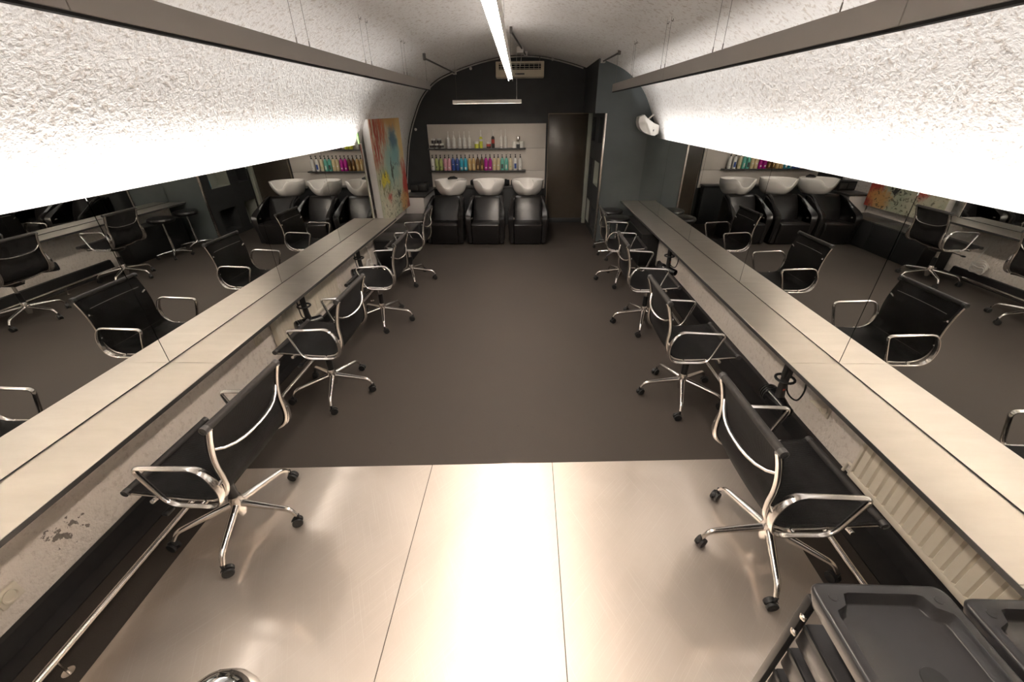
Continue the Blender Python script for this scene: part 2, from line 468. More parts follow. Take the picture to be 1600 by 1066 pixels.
# backing boards that carry the mirrors (dark, fixed to the wall)
struct(MB().box(-2.196, -2.181, SEL[0], SEL[-1], .665, 1.63).build('trim_11', M['gap']))
struct(MB().box(1.859, 1.872, SER[0], SER[-1], .665, 1.63).build('trim_12', M['gap']))

struct(MB().box(-2.197, -2.164, 5.7665, 5.776, .692, 1.65, .002).build('trim_13', M['panel']))
def counter(x0, x1, seams, y0, y1, lab):
    t = thing('counter', lab, 'counter', ((x0+x1)/2, y0, 0))
    b = MB(); cuts = [y0]+[s for s in seams if y0 < s < y1]+[y1]
    hw = (x1-x0)/2
    for a, c in zip(cuts, cuts[1:]):
        b.box(-hw, hw, a-y0+.0012, c-y0-.0012, ZC-.016, ZC, .001, 1)
    b.build('worktop', M['counter'], t)
    MB().box(-hw+.004, hw-.004, .002, y1-y0-.002, ZC-.026, ZC-.0165).build('underside', M['dark_trim'], t)
    xe = hw if x1 < 0 else -hw
    MB().box(min(xe, xe+(.003 if x1 < 0 else -.003)), max(xe, xe+(.003 if x1 < 0 else -.003)), 0, y1-y0, ZC-.024, ZC-.002).build('edge_band', M['dark_top'], t)
    xi = -hw if x1 < 0 else hw          # wall side
    xm = (XL if x1 < 0 else XR)-(x0+x1)/2
    s = -1 if x1 < 0 else 1
    MB().box(min(xm, xm+s*.016), max(xm, xm+s*.016), 0, y1-y0, ZC+.0005, ZC+.0055).build('joint_strip', M['dark_trim'], t)
    return t
counter(-2.19, -1.866, SEL, -.59, 5.79, 'long narrow pale counter under the left mirrors')
counter(1.561, 1.90, SER, -.52, 7.02, 'long narrow pale counter under the right mirrors')

def foot_rail(x, y0, y1, posts, lab, side):
    t = thing('foot_rail', lab, 'foot rail', (x, y0, 0))
    MB().tube([(0, 0, .10), (0, y1-y0, .10)], .0155, 14).build('rail_tube', M['steel'], t)
    for y in posts:
        q = MB().tube([(0, y-y0, .004), (0, y-y0, .09)], .006, 8).lathe([(.022, 0), (.022, .005), (.008, .007)], (0, y-y0, .0), 16)
        q.build('post', M['steel'], t)
    return t
foot_rail(-1.878, -1.2, 5.05, [-.55, .70, 1.95, 3.2, 4.45], 'tubular steel foot rail along the floor on the left', -1)
foot_rail(1.56, -1.2, 5.45, [-.4, .85, 2.1, 3.35, 4.6], 'tubular steel foot rail along the floor on the right', 1)

EM_COVE = emit('cool_white_led', (1.0, .965, .94), 6.0)
EM_TUBE = emit('warm_white_led', (1.0, .88, .77), 58.0)
EM_CROWN_FILL = emit('crown_fill_glow', (1.0, .93, .87), 5.0)  # added fill glow that lifts the vault crown
EM_WASH = emit('soft_white_led', (1.0, .93, .86), 14.0)
COVE_W = 21.0
for (x, a, c, tilt, lab) in ((-2.206, SEL[0], 5.70, 30, 'hidden light strip behind the top edge of the left mirrors'), (1.93, SER[0], 6.60, -20, 'hidden light strip behind the top edge of the right mirrors')):
    t = thing('strip_light', lab, 'light', (x, a, 1.595 if x < 0 else 1.51))
    MB().box(-.008, .008, 0, c-a, 0, .010).build('base_strip', M['white_plastic'], t)
    MB().box(-.007, .007, .01, c-a-.01, .0105, .0145, .001).build('diffuser', EM_COVE, t)
    ld = bpy.data.lights.new('led_row', 'AREA'); ld.shape = 'RECTANGLE'; ld.size = .014; ld.size_y = c-a-.02
    ld.energy = COVE_W*(c-a)/6.3*(1.0 if x < 0 else .62); ld.spread = math.radians(140); ld.color = (1.0, .972, .945)
    lo = bpy.data.objects.new('led_row', ld); COL.objects.link(lo); lo.parent = t
    lo.location = (0, (c-a)/2, .018); lo.rotation_euler = (0, PI+math.radians(tilt), 0)

# ------------------------------------------------------------------ suspended channels, tube and wash light
def wires(b, x, ys, z0, z1f):
    for y in ys: b.tube([(x, y, z0), (x, y, z1f)], .0014, 5)
def channel(x, z0, z1, y1, ws, lab):
    t = thing('ceiling_channel', lab, 'ceiling beam', (x, 0, z0))
    h = z1-z0; w = .015; y0 = -1.6
    for a, c in ((y0, -.35), (-.348, 1.37 if x < 0 else 1.52), (1.372 if x < 0 else 1.522, 3.9), (3.902, y1)):
        MB().box(-w, w, a, c, .006, h, .002, 1).build('beam', M['channel'], t)
    MB().box(-w+.002, w-.002, y0, y1-.002, -.003, .0055).build('underside_shade', M['gap'], t)  # near-black strip: shade of the beam's underside put into the colour
    zt = vault_z(x)+.005
    for y in ws:
        q = MB().tube([(0, y, h), (0, y, zt-z0)], .0013, 5); q.tube([(0, y, h), (0, y, h+.03)], .003, 6)
        q.tube([(0, y, zt-z0-.03), (.012, y, zt-z0-.036), (.014, y, zt-z0-.02)], .003, 6)
        q.build('wire', M['wire'], t)
    return t
channel(-1.275, 2.245, 2.335, 6.10, [1.0, 2.70, 2.85, 3.79, 3.93, 4.92, 5.04, 6.0], 'long grey suspended channel under the left side of the vault')
channel(1.10, 2.20, 2.29, 6.15, [.9, 1.85, 2.84, 2.98, 3.95, 4.06, 5.11, 5.19, 6.05], 'long grey suspended channel under the right side of the vault')

t = thing('tube_light', 'long glowing white tube light hanging along the middle of the vault', 'light', (-.09, -.5, 2.35), math.atan2(.12, 6.33))
MB().box(-.024, .024, 0, 6.33, -.002, .05, .002, 1).box(-.0262, -.0242, 0, 6.33, -.034, .05).box(.0242, .0262, 0, 6.33, -.034, .05).build('housing', M['white_plastic'], t)  # side lips added to keep the tube's direct light off the vault
MB().box(-.0225, .0225, .004, 6.326, -.009, -.0025, .002, 1).build('diffuser', EM_TUBE, t)
MB().box(-.019, .019, .02, 6.31, .0505, .053).build('crown_fill', EM_CROWN_FILL, t)  # glowing strip added on the housing top to brighten the vault crown
for y in (1.5, 3.9, 6.28):
    MB().tube([(0, y, .05), (0, y, 2.84-2.35)], .0014, 5).build('wire', M['wire'], t)

t = thing('pendant_light', 'short white bar lamp hanging in front of the dark back wall', 'light', (-.645, 7.4, 2.115))
MB().box(-.545, .545, -.035, .035, .022, .046, .003, 1).box(-.545, .545, -.035, -.031, -.006, .0225).box(-.545, .545, .031, .035, -.006, .0225).box(-.545, -.541, -.031, .031, -.006, .0225).box(.541, .545, -.031, .031, -.006, .0225).build('housing', M['white_plastic'], t)
MB().box(-.53, .53, -.028, .028, .014, .0215).build('diffuser', EM_WASH, t)
MB().tube([(-.48, 0, .046), (-.48, 0, .58)], .0014, 5).build('wire', M['wire'], t)
MB().tube([(.47, 0, .046), (.47, 0, .08)], .005, 8).tube([(.47, 0, .046), (.47, 0, .70)], .0032, 6).build('wire', M['conduit'], t)

# ceiling bars, conduit, junction boxes
def bar(p0, p1, lab):
    t = thing('ceiling_bar', lab, 'bar', p0)
    d = Vector(p1)-Vector(p0)
    MB().tube([(0, 0, 0), d], .011, 8).build('rod', M['pipe'], t)
    MB().box(-.015, .015, -.02, .02, -.02, .05, .003).build('bracket', M['pipe'], t)
    MB().box(d.x-.03, d.x+.03, d.y-.05, d.y+.02, d.z-.02, d.z+.05, .004).build('junction_box', M['conduit'], t)
bar((-1.275, 5.98, 2.575), (-1.275, 8.35, 2.585), 'thin dark bar under the vault above the left channel end')
bar((1.10, 5.98, 2.60), (1.06, 6.95, 2.60), 'thin dark bar under the vault above the right channel end')
bar((-.20, 5.78, 2.80), (-.04, 8.05, 2.80), 'thin dark bar along the crown of the vault beyond the tube light')
pth = [(x+(.03 if x < XC else -.03)*abs(x-XC)/2.1, YB-.03, z-.022) for x, z in prof if z > .75 and x < 1.0]
tag(MB().tube(pth, .011, 7).build('conduit', M['conduit']), 'pale cable conduit following the arch of the back wall', 'cable')
t = thing('junction_box', 'small pale junction box at the crown of the vault', 'junction box', (-.12, 7.3, 2.79))
MB().box(-.05, .05, -.04, .04, -.04, .035, .005).build('case', M['white_plastic'], t)
MB().tube([(.02, 0, -.04), (.015, .05, -.12), (0, .1, -.2)], .004, 6).build('cable', M['conduit'], t)
for k, (x, y) in enumerate(((.42, 8.44), (-1.0, 8.44), (-2.09, 8.44))):
    z = (2.77, 2.655, 1.72)[k]
    q = MB().lathe([(.006, 0), (.022, .004), (.024, .02), (.02, .026)], (0, 0, 0), 14, Matrix.Rotation(PI/2, 3, 'X'))
    tag(q.build('conduit_clip', M['conduit'], loc=(x, y, z)), ('round pale clip on the conduit right of the air conditioner', 'round pale clip on the conduit left of the air conditioner', 'round clip on the conduit beside the painting')[k], 'clip', 'clips on the arch conduit')

# air conditioner
t = thing('air_conditioner', 'aged cream wall air conditioner under the vault crown', 'air conditioner', (-.14, YB-.02, 2.50))
MB().prism([(-.21, .015), (-.195, .235), (-.02, .25), (0, .25), (0, 0), (-.17, 0)], -.415, .415, 'x', .012).build('case', M['ac_plastic'], t)
MB().prism([(-.2125, .115), (-.2035, .205), (-.19, .205), (-.19, .115)], -.36, .36, 'x').build('vent_opening', M['gap'], t)
for k in range(3):
    z = .125+.032*k
    MB().prism([(-.218, z), (-.214, z+.007), (-.19, z+.007), (-.19, z)], -.36, .36, 'x').build('louvre', M['ac_plastic'], t)
for k in range(9):
    x = -.32+.08*k
    MB().box(x-.003, x+.003, -.214, -.19, .115, .205).build('fin', M['ac_plastic'], t)
MB().box(-.08, .08, -.216, -.195, .045, .066, .008).build('handle', M['dark_top'], t)
for x in (-.34, .34):
    MB().tube([(x, -.1, .245), (x, -.1, .31)], .008, 8).build('bracket', M['pipe'], t)

# wall speaker / heater on right
t = thing('wall_speaker', 'white curved wedge speaker fixed at the end of the right vault', 'speaker', (1.80, 6.88, 1.79))
poly = smoothpath([(-.165, 0, .12), (-.16, 0, .02), (-.09, 0, -.07), (.02, 0, -.115), (.10, 0, -.13)], 5)
pp = [(q.x, q.z) for q in poly]+[(.15, -.10), (.145, .02), (.05, .03), (-.04, .10), (-.09, .145)]
MB().prism(pp, -.09, .09, 'y', .012).build('case', M['white_plastic'], t)
MB().box(.06, .072, -.095, -.09, -.07, -.045).build('badge', M['dark_top'], t)
MB().tube([(0, .02, .09), (.06, .03, .14), (.13, .04, .15)], .012, 8).box(.08, .16, .0, .08, .13, .17, .01).build('bracket', M['white_plastic'], t)

# ------------------------------------------------------------------ office chair
GCH = 'aluminium armchairs along the counters'
def build_chair():
    t = thing('salon_chair', 'x', 'chair', (0, 0, 0), 0, GCH)
    side = [(.228, .515), (.205, .520), (.12, .512), (.0, .502), (-.10, .497), (-.175, .502), (-.225, .528), (-.252, .578), (-.258, .64), (-.256, .70), (-.264, .77), (-.284, .85), (-.306, .912)]
    S = smoothpath([(u, 0, z) for u, z in side], 4)
    def sling(S, name):
        b = MB(); rings = []
        for i, q in enumerate(S):
            tn = (S[min(i+1, len(S)-1)]-S[max(i-1, 0)]).normalized(); nn = Vector((-tn.z, 0, tn.x))
            ring = []
            for k in range(9):
                y = -.246+.492*k/8; sag = -.012*(1-(y/.246)**2)
                ring.append(q+nn*(sag if nn.z*0+1 else 0)*(-1 if False else 1)+Vector((0, y, 0)))
            for k in range(8, -1, -1):
                y = -.246+.492*k/8; sag = -.012*(1-(y/.246)**2)
                ring.append(q+nn*(sag-.004)+Vector((0, y, 0)))
            rings.append(ring)
        b.ring_loft(rings); return b.build(name, M['mesh'], t, 50)
    cut = 25
    # normals point to the sitter: travelling front->top, (-tz,0,tx) with tx<0 on seat -> flip by reversing path
    Sr = S[::-1]
    sling(Sr[len(S)-1-cut:], 'seat')
    back = sling(Sr[:len(S)-cut], 'backrest')
    # stitched band across the top of the backrest
    i0 = [i for i, q in enumerate(Sr) if q.z < .85][0]; q = Sr[i0]
    MB().tube([(q.x+.004+.011*(1-(y/.2)**2)*-1+.003, y, q.z) for y in [-.2+.04*k for k in range(11)]], .0012, 4).build('stitching', M['conduit'], back)
    for sg in (-1, 1):
        NS = []
        for i, q in enumerate(S):
            tn = (S[min(i+1, len(S)-1)]-S[max(i-1, 0)]).normalized(); NS.append(q+Vector((tn.z, 0, -tn.x))*-.013)
        f = MB().tube([(q.x, sg*.236, q.z) for q in NS], .0115, 10, ry=.012)
        fr = f.build('side_frame', M['alu'], t)
        for (u, z) in (side[0], side[-1]):
            MB().lathe([(.017, -.012), (.0175, .0), (.0175, .012), (.011, .013), (.011, .010)], (u, sg*.243, z), 14, Matrix.Rotation(-sg*PI/2, 3, 'X')).build('end_cap', M['dark_top'], fr)
        loop = rnd([(.09, 0, .702), (-.218, 0, .716), (-.272, 0, .60), (-.235, 0, .478), (.015, 0, .478)], [.035, .05, .09, .08, .06], 6, True)
        n = len(loop)
        rs = []
        for q in loop: rs.append(.012 + .008*max(0, min(1, (-q.x-.15)/.1)))
        a = MB().tube([(q.x, sg*(.268), q.z) for q in loop], .0085, 10, True, ry=rs, up=(1, 0, .3))
        a.tube([(-.262, sg*.240, .62), (-.264, sg*.268, .615)], .008, 8)
        a.build('armrest', M['alu'], t)
    for (u, z, nm) in ((.228, .515, 'front_roll'), (-.306, .912, 'top_roll')):
        MB().tube([(u, -.23, z), (u, -.1, z), (u, .1, z), (u, .23, z)], .0165, 14).build(nm, M['mesh_roll'], t)
    MB().tube([(-.270-.05*(1-(y/.236)**2), y, .795-.052*(1-(y/.236)**4)) for y in [-.236+.0472*k for k in range(11)]], .0075, 10, ry=.011).build('back_spreader', M['alu'], t)
    sp = MB()
    for u in (.10, -.14):
        sp.tube([(u, -.266, .485), (u, -.12, .466), (u*.8, 0, .455), (u, .12, .466), (u, .266, .485)], .010, 10)
    sp.tube([(-.16, 0, .458), (.12, 0, .452)], .016, 10); sp.build('seat_spreader', M['alu'], t)
    k = MB().box(-.10, .11, -.055, .055, .405, .448, .012).tube([(.02, .05, .425), (.05, .20, .42), (.06, .26, .415)], .005, 8)
    k.box(.045, .075, .235, .28, .408, .424, .005); k.box(.10, .16, -.03, .03, .395, .425, .01)
    k.build('tilt_mechanism', M['black_plastic'], t)
    MB().lathe([(.0165, .30), (.0165, .41)], seg=16).build('gas_cylinder', M['alu'], t)
    MB().lathe([(.024, .205), (.025, .315), (.02, .32)], seg=16).build('cylinder_sleeve', M['black_plastic'], t)
    MB().lathe([(.022, .075), (.026, .09), (.034, .135), (.036, .165), (.031, .20), (.027, .212)], seg=20).build('hub', M['alu'], t)
    for kk in range(5):
        a = 2*PI*kk/5+PI
        R = Matrix.Rotation(a, 3, 'Z')
        pts = rnd([(.022, 0, .158), (.16, 0, .138), (.283, 0, .118), (.312, 0, .072)], [.05, .05, .028], 5)
        nn = len(pts)
        lg = MB().tube([R @ q for q in pts], [.0185-.0075*i/(nn-1) for i in range(nn)], 12).build('leg', M['alu'], t)
        w = MB()
        off = R @ Vector((.318, 0, 0)); tw = Matrix.Rotation(a+(.5, 1.9, -.7, 2.4, -1.3)[kk], 3, 'Z')
        ax = tw @ Matrix.Rotation(PI/2, 3, 'X')
        c = Vector((off.x, off.y, .0275))+tw @ Vector((-.012, 0, 0))
        for s0 in (-.021, .006):
            w.lathe([(.010, s0), (.0265, s0+.001), (.0275, s0+.004), (.0275, s0+.011), (.0265, s0+.014), (.010, s0+.015)], c, 18, ax)
        w.lathe([(.008, -.022), (.008, .022)], c, 10, ax)
        # hood over the wheels and stem
        hood = [c+tw @ Vector((.031*math.cos(th), y, .031*math.sin(th))) for th in [0] for y in [0]]
        rr = []
        for th in [PI*.12+PI*.75*i/7 for i in range(8)]:
            rr.append([c+tw @ Vector((r*math.cos(th), y, r*math.sin(th))) for r, y in ((.032, -.0055), (.032, .0055), (.029, .0055), (.029, -.0055))])
        w.ring_loft(rr)
        w.tube([off+Vector((0, 0, .045)), off+Vector((0, 0, .08))], .008, 10)
        w.build('caster', M['rubber'], lg)
    return t
M['mesh_roll'] = plain('mesh_hem', (.036, .033, .031), .6, 0, .15, 50, Specular_IOR_Level=.25)
chair = build_chair()
spots = [(-1.565, 1.415, PI-.03, 'nearest left mesh armchair, standing half on the steel floor plate'),
         (-1.565, 2.646, PI, 'second left mesh armchair, its seat in front of a hanging hair dryer'),
         (-1.56, 3.93, PI+.01, 'third left mesh armchair from the camera, with a lever knob at its seat'),
         (-1.56, 5.19, PI+.03, 'farthest left mesh armchair, beside the black bench below the painting'),
         (1.235, 1.342, .02, 'nearest right mesh armchair, in front of the cream radiator and black trolley'),
         (1.235, 2.642, 0, 'second right mesh armchair, with a chrome knob below its seat'),
         (1.245, 3.90, -.01, 'third right mesh armchair, below the far hair dryer on the right'),
         (1.25, 5.17, -.03, 'farthest right mesh armchair, just in front of the round stools')]
for i, (x, y, r, lab) in enumerate(spots):
    if i == 0:
        chair.location = (x, y, .004 if i in (0,) else 0); chair.rotation_euler = (0, 0, r); chair['label'] = lab
    else:
        dup(chair, (x, y, .004 if i in (4, 8) else 0), r, lab)

t = thing('steel_bin', 'polished steel domed bin lid peeping in at the bottom picture edge', 'bin', (-.805, .402, .004))
MB().lathe([(.098, 0), (.10, .01), (.10, .58)], seg=28).build('body', M['steel'], t)
MB().lathe([(.103, .575), (.104, .60), (.098, .64), (.08, .68), (.05, .705), (.001, .715)], seg=28).build('lid', M['chrome'], t)
# ------------------------------------------------------------------ round stools
def build_stool():
    t = thing('round_stool', 'x', 'stool', (0, 0, 0), 0, 'round black stools')
    MB().lathe([(.02, .545), (.165, .55), (.18, .565), (.185, .585), (.175, .606), (.14, .618), (.06, .622), (.001, .622)], seg=32).build('seat', M['leather'], t)
    MB().lathe([(.05, .528), (.10, .535), (.10, .548)], seg=20).build('seat_plate', M['black_plastic'], t)
    MB().tube([(.04, 0, .53), (.12, .02, .515), (.17, .03, .52)], .005, 8).build('lever', M['black_plastic'], t)
    MB().lathe([(.013, .30), (.013, .53)], seg=14).lathe([(.02, .10), (.02, .32)], seg=14).build('column', M['chrome'], t)
    MB().lathe([(.03, .06), (.036, .085), (.03, .115), (.02, .12)], seg=18).build('hub', M['chrome'], t)
    for k in range(5):
        R = Matrix.Rotation(2*PI*k/5+.3, 3, 'Z')
        lg = MB().tube([R @ Vector(q) for q in ((.02, 0, .092), (.12, 0, .086), (.24, 0, .066))], [.017, .015, .011], 10).build('leg', M['chrome'], t)
        w = MB(); c = R @ Vector((.238, 0, .024)); ax = R @ Matrix.Rotation(PI/2, 3, 'X')
        for s0 in (-.018, .006): w.lathe([(.008, s0), (.0235, s0), (.0235, s0+.012), (.008, s0+.012)], c, 14, ax)
        w.lathe([(.006, -.018), (.006, .018)], c, 8, ax); w.tube([c+Vector((0, 0, .01)), c+Vector((0, 0, .05))], .006, 8)
        w.build('caster', M['rubber'], lg)
    return t
st = build_stool(); st.location = (1.36, 6.18, 0); st['label'] = 'round black padded stool nearer to the farthest right armchair'
dup(st, (1.36, 6.70, 0), .5, 'round black padded stool next to the grey wall, behind the other stool')

# ------------------------------------------------------------------ washing units
def wash_chair():
    t = thing('washing_chair', 'x', 'salon chair', (0, 0, 0), 0, 'black washing chairs')
    # y grows to the back, y=0 at the front of the seat
    MB().prism([(.0, .345), (-.002, .27), (.07, .02), (.10, .0), (.55, .0), (.60, .36), (.30, .335), (.05, .372)], -.235, .235, 'x', .022).build('seat', M['leather'], t)
    bk = MB()
    rings = []
    for (y, z, w, th) in ((.40, .325, .235, .11), (.44, .45, .235, .11), (.50, .58, .232, .10), (.56, .68, .225, .085), (.585, .72, .215, .06)):
        rings.append([Vector((-w, y, z)), Vector((-w*.8, y-.016, z)), Vector((0, y-.002, z)), Vector((w*.8, y-.016, z)), Vector((w, y, z)), Vector((w, y+th, z)), Vector((-w, y+th, z))])
    bk.ring_loft(rings); bk.build('backrest', M['leather'], t, 60)
    for sg in (-1, 1):
        # swept side panel: rings along the arm from the back top to the front and down
        path = smoothpath([(sg*.245, .60, .725), (sg*.258, .46, .69), (sg*.285, .30, .61), (sg*.312, .14, .535), (sg*.318, .045, .47), (sg*.312, .03, .38), (sg*.298, .055, .22), (sg*.285, .09, .03)], 4)
        a = MB(); rings = []
        for q in path:
            inner = sg*.24
            d = .055
            # each ring is a slice from the arm's edge back towards the rear of the chair
            yb = max(q.y+.06, .60)
            zt = q.z
            rings.append([Vector((q.x-sg*.028, q.y, zt)), Vector((q.x, q.y-.006, zt+.006)), Vector((q.x+sg*.022, q.y+.012, zt-.004)), Vector((q.x+sg*.02, max(q.y+.03, .30), min(zt, .40))), Vector((inner, max(q.y+.03, .30), min(zt, .40))), Vector((inner, q.y+.02, zt-.01))])
        a.ring_loft(rings); arm = a.build('armrest', M['leather'], t, 50)
        # panel below the arm
        MB().prism([(.06, .03), (.045, .30), (.06, .47), (.16, .52), (.31, .595), (.47, .67), (.60, .70), (.60, .03)], sg*.24 if sg > 0 else -.30, .30 if sg > 0 else -.24, 'x', .012).build('side_panel', M['leather'], t)
        MB().box(sg*.3215-.003, sg*.3215+.003, .17, .24, .44, .465, .004).tube([(sg*.236, .12, .43), (sg*.236, .155, .43)], .012, 10).build('control_plate', M['steel'], arm)
    MB().box(-.20, .20, .10, .58, 0, .05, .01).build('base', M['black_plastic'], t)
    return t
def wash_basin():
    t = thing('washing_basin', 'x', 'basin', (0, 0, 0), 0, 'white washing basins')
    # local origin at the bowl's foot; y to the back
    def rim(th):
        f = math.sin(th)                        # -1 = front
        dev = abs(((th+PI/2+PI) % (2*PI))-PI)   # angle from the front
        notch = max(0, 1-(dev/.42)**2); lift = math.exp(-((dev-.75)/.28)**2)
        return .268-.105*notch**.6*(1 if notch > 0 else 0)+.02*lift-.012*max(0, f)
    N = 48; b = MB(); rings = []
    for tt in [0, .12, .25, .4, .55, .7, .85, 1.0]:
        ring = []
        for k in range(N):
            th = 2*PI*k/N
            w = .10+(.283-.10)*math.sin(tt*PI/2)**.85; l = .10+(.33-.10)*math.sin(tt*PI/2)**.85
            yo = -.05*tt
            z = rim(th)*(1-math.cos(tt*PI/2))**.92 if tt > 0 else 0
            ring.append(Vector((w*math.cos(th), yo+l*math.sin(th), z)))
        rings.append(ring)
    top = rings[-1]
    for off, dz in ((.985, .008), (.955, .007), (.93, -.006)):
        rings.append([Vector((p.x*off, -.05+(p.y+.05)*off, p.z+dz)) for p in top])
    for tt in (.85, .6, .35, .12):
        rings.append([Vector((r.x*.92, -.05*tt+(r.y+.05*tt)*.92, max(r.z*.93+.014, .02))) for r in
                      [Vector(((.10+.183*math.sin(tt*PI/2)**.85)*math.cos(2*PI*k/N), -.05*tt+(.10+.23*math.sin(tt*PI/2)**.85)*math.sin(2*PI*k/N), rim(2*PI*k/N)*(1-math.cos(tt*PI/2))**.92)) for k in range(N)]])
    b.ring_loft(rings); b.build('bowl', M['ceramic'], t, 60)
    MB().lathe([(.085, -.028), (.088, -.01), (.088, .004), (.06, .006)], seg=24).build('collar', M['chrome'], t)
    MB().tube([(.10, .15, .02), (.11, .16, .16), (.09, .14, .235)], .008, 8).build('tap', M['chrome'], t)
    MB().lathe([(.055, -.64), (.06, -.03), (.05, -.028)], (0, .05, 0), 18).build('pedestal', M['black_plastic'], t)
    return t
wc = wash_chair(); wb = wash_basin()
WX = [(-1.40, -1.365, 'left of three black leather washing chairs, next to the white cabinet', 'left white washing basin, with a dark item on its rim'),
      (-.695, -.68, 'middle of three black leather washing chairs', 'middle white washing basin'),
      (.02, .01, 'right of three black leather washing chairs, next to the glass door', 'right white washing basin, nearest the glass door')]
for i, (x, xb, la, lb) in enumerate(WX):
    if i == 0:
        wc.location = (x, 6.76, 0); wc['label'] = la; wb.location = (xb, 7.66, .672); wb['label'] = lb
    else:
        dup(wc, (x, 6.76, 0), 0, la); dup(wb, (xb, 7.66, .672), 0, lb)
# ledge behind the basins with folded towels
t = thing('wash_ledge', 'low black ledge running behind the three basins', 'ledge', (-.78, 8.28, 0))
MB().box(-.96, 1.08, -.02, .19, .70, .73, .003).build('ledge_top', M['dark_top'], t)
MB().box(-.95, 1.07, .0, .18, 0, .698, .003).build('ledge_front', M['dark_wall'], t)
tw = None
tl = ['black folded towel pile left of the left basin', 'black folded towel pile between the left and middle basins', 'black folded towel pile right of the middle basin', 'black folded towel pile left of the right basin']
def towel(w):
    b = MB(); rings = []
    for i in range(9):
        u = i/8; s = .8+.2*math.sin(u*PI)
        rings.append([Vector((-w/2+w*u, .08*math.cos(a)*s, .055+.055*math.sin(a)*s*(1+.12*math.sin(3*a+u*9)))) for a in [2*PI*k/14 for k in range(14)]])
    return b.ring_loft(rings).build('towel', M['towel'])
for x, w, l in ((-1.67, .13, tl[0]), (-1.02, .17, tl[1]), (-.41, .13, tl[2]), (-.26, .11, tl[3])):
    o = towel(w); o.location = (x, 8.37, .738); tag(o, l, 'towel', 'towels on the ledge')
tag(MB().tube([(-.10, 0, 0), (-.05, .01, .012), (.02, 0, .02), (.08, -.02, .012)], [.012, .025, .028, .014], 10).build('hand_shower', M['black_plastic'], loc=(-1.36, 7.86, .93)), 'black hand shower lying over the left basin rim', 'shower head')

# ------------------------------------------------------------------ bottles and jars
def mat_bottle(n, c): return plain('bottle_'+n, c, .32, 0, .05, 30)
BC = {'white': (.70, .68, .63), 'green': (.42, .48, .16), 'pink': (.66, .33, .38), 'blue': (.035, .075, .28), 'cyan': (.03, .33, .45), 'gold': (.55, .36, .15), 'brown': (.14, .065, .02),
      'magenta': (.42, .01, .24), 'beige': (.62, .50, .30), 'teal': (.14, .46, .37), 'cream': (.66, .57, .38), 'lime': (.62, .64, .06), 'red': (.45, .05, .03), 'dark': (.03, .022, .02)}
BM = {k: mat_bottle(k, v) for k, v in BC.items()}
BM['label_pale'] = plain('pale_label', (.72, .70, .64), .5, 0, .04, 30); BM['label_dark'] = plain('dark_label', (.06, .06, .06), .5, 0, .04, 30)
def pump(kind, col, x, lab, lblmat=None):
    t = thing('pump_bottle', lab, 'bottle', (x, YB-.092, 1.010), 0, 'pump bottles on the lower shelf')
    MB().lathe([(.030, 0), (.034, .006), (.035, .03), (.035, .155), (.033, .175), (.025, .198), (.014, .214), (.012, .222)], seg=20).build('bottle_body', BM[col], t)
    MB().lathe([(.013, .214), (.014, .236), (.006, .24), (.0055, .262), (.011, .263), (.012, .275), (.004, .278)], seg=14).tube([(0, 0, .27), (.0, -.02, .271), (0, -.034, .262)], .0055, 8).build('pump', M['black_plastic'], t)
    # printed label band wrapped over the front
    if lblmat:
        z0, z1, h = lblmat[1], lblmat[2], lblmat[3]
        b = MB(); rings = [[Vector((.0356*math.sin(a), -.0356*math.cos(a), z)) for a in [h*(-1+2*k/8) for k in range(9)]] for z in (z0, (z0+z1)/2, z1)]
        b.ring_loft(rings, closed_u=False, caps=False).build('label_print', BM[lblmat[0]], t)
    return t
xs = [-1.825, -1.749, -1.669, -1.584, -1.508, -1.428, -1.349, -1.27, -1.191, -1.109, -1.033, -.951, -.872, -.794, -.715, -.633, -.558, -.479, -.401, -.322, -.228, -.134]
cs = ['white', 'green', 'green', 'pink', 'pink', 'blue', 'blue', 'cyan', 'cyan', 'gold', 'gold', 'brown', 'brown', 'magenta', 'magenta', 'beige', 'beige', 'teal', 'teal', 'cream', 'white', 'white']
PR = {'white': ('label_dark', .07, .085, .35), 'green': ('label_dark', .05, .075, .25), 'pink': ('label_pale', .04, .06, .4), 'blue': ('label_pale', .10, .112, .35), 'cyan': ('label_pale', .02, .06, .5),
      'gold': ('beige', .03, .12, .35), 'brown': ('gold', .03, .09, .35), 'magenta': ('label_pale', .035, .06, .4), 'beige': ('label_pale', .08, .10, .4), 'teal': ('label_dark', .07, .085, .4), 'cream': ('green', .05, .075, .35)}
LB = {0: 'leftmost pump bottle of the row, white with a small brown print', 1: 'left one of two green pump bottles', 2: 'right one of two green pump bottles', 3: 'left one of two pink pump bottles', 4: 'right one of two pink pump bottles',
      5: 'left one of two dark blue pump bottles', 6: 'right one of two dark blue pump bottles', 7: 'left one of two turquoise blue pump bottles', 8: 'right one of two turquoise blue pump bottles', 9: 'left one of two golden pump bottles beside the blue ones', 10: 'right one of two golden pump bottles, left of the brown',
      11: 'left one of two dark brown pump bottles', 12: 'right one of two dark brown pump bottles', 13: 'left one of two magenta pump bottles', 14: 'right one of two magenta pump bottles', 15: 'beige pump bottle right next to the magenta', 16: 'beige pump bottle right next to the teal',
      17: 'left one of two teal green pump bottles', 18: 'right one of two teal green pump bottles', 19: 'cream pump bottle right of the teal ones', 20: 'white pump bottle with a blue oval print', 21: 'rightmost pump bottle of the row, plain white'}
for i, (x, c) in enumerate(zip(xs, cs)):
    pr = ('blue', .03, .12, .6) if i == 20 else (('label_dark', .05, .062, .15) if i == 21 else PR[c])
    if i in (17, 18): pr = ('label_dark', .03, .11, .55) if i == 17 else ('label_pale', .03, .10, .3)
    pump('p', c, x, LB[i], pr)
YS = YB-.092; ZT = 1.396
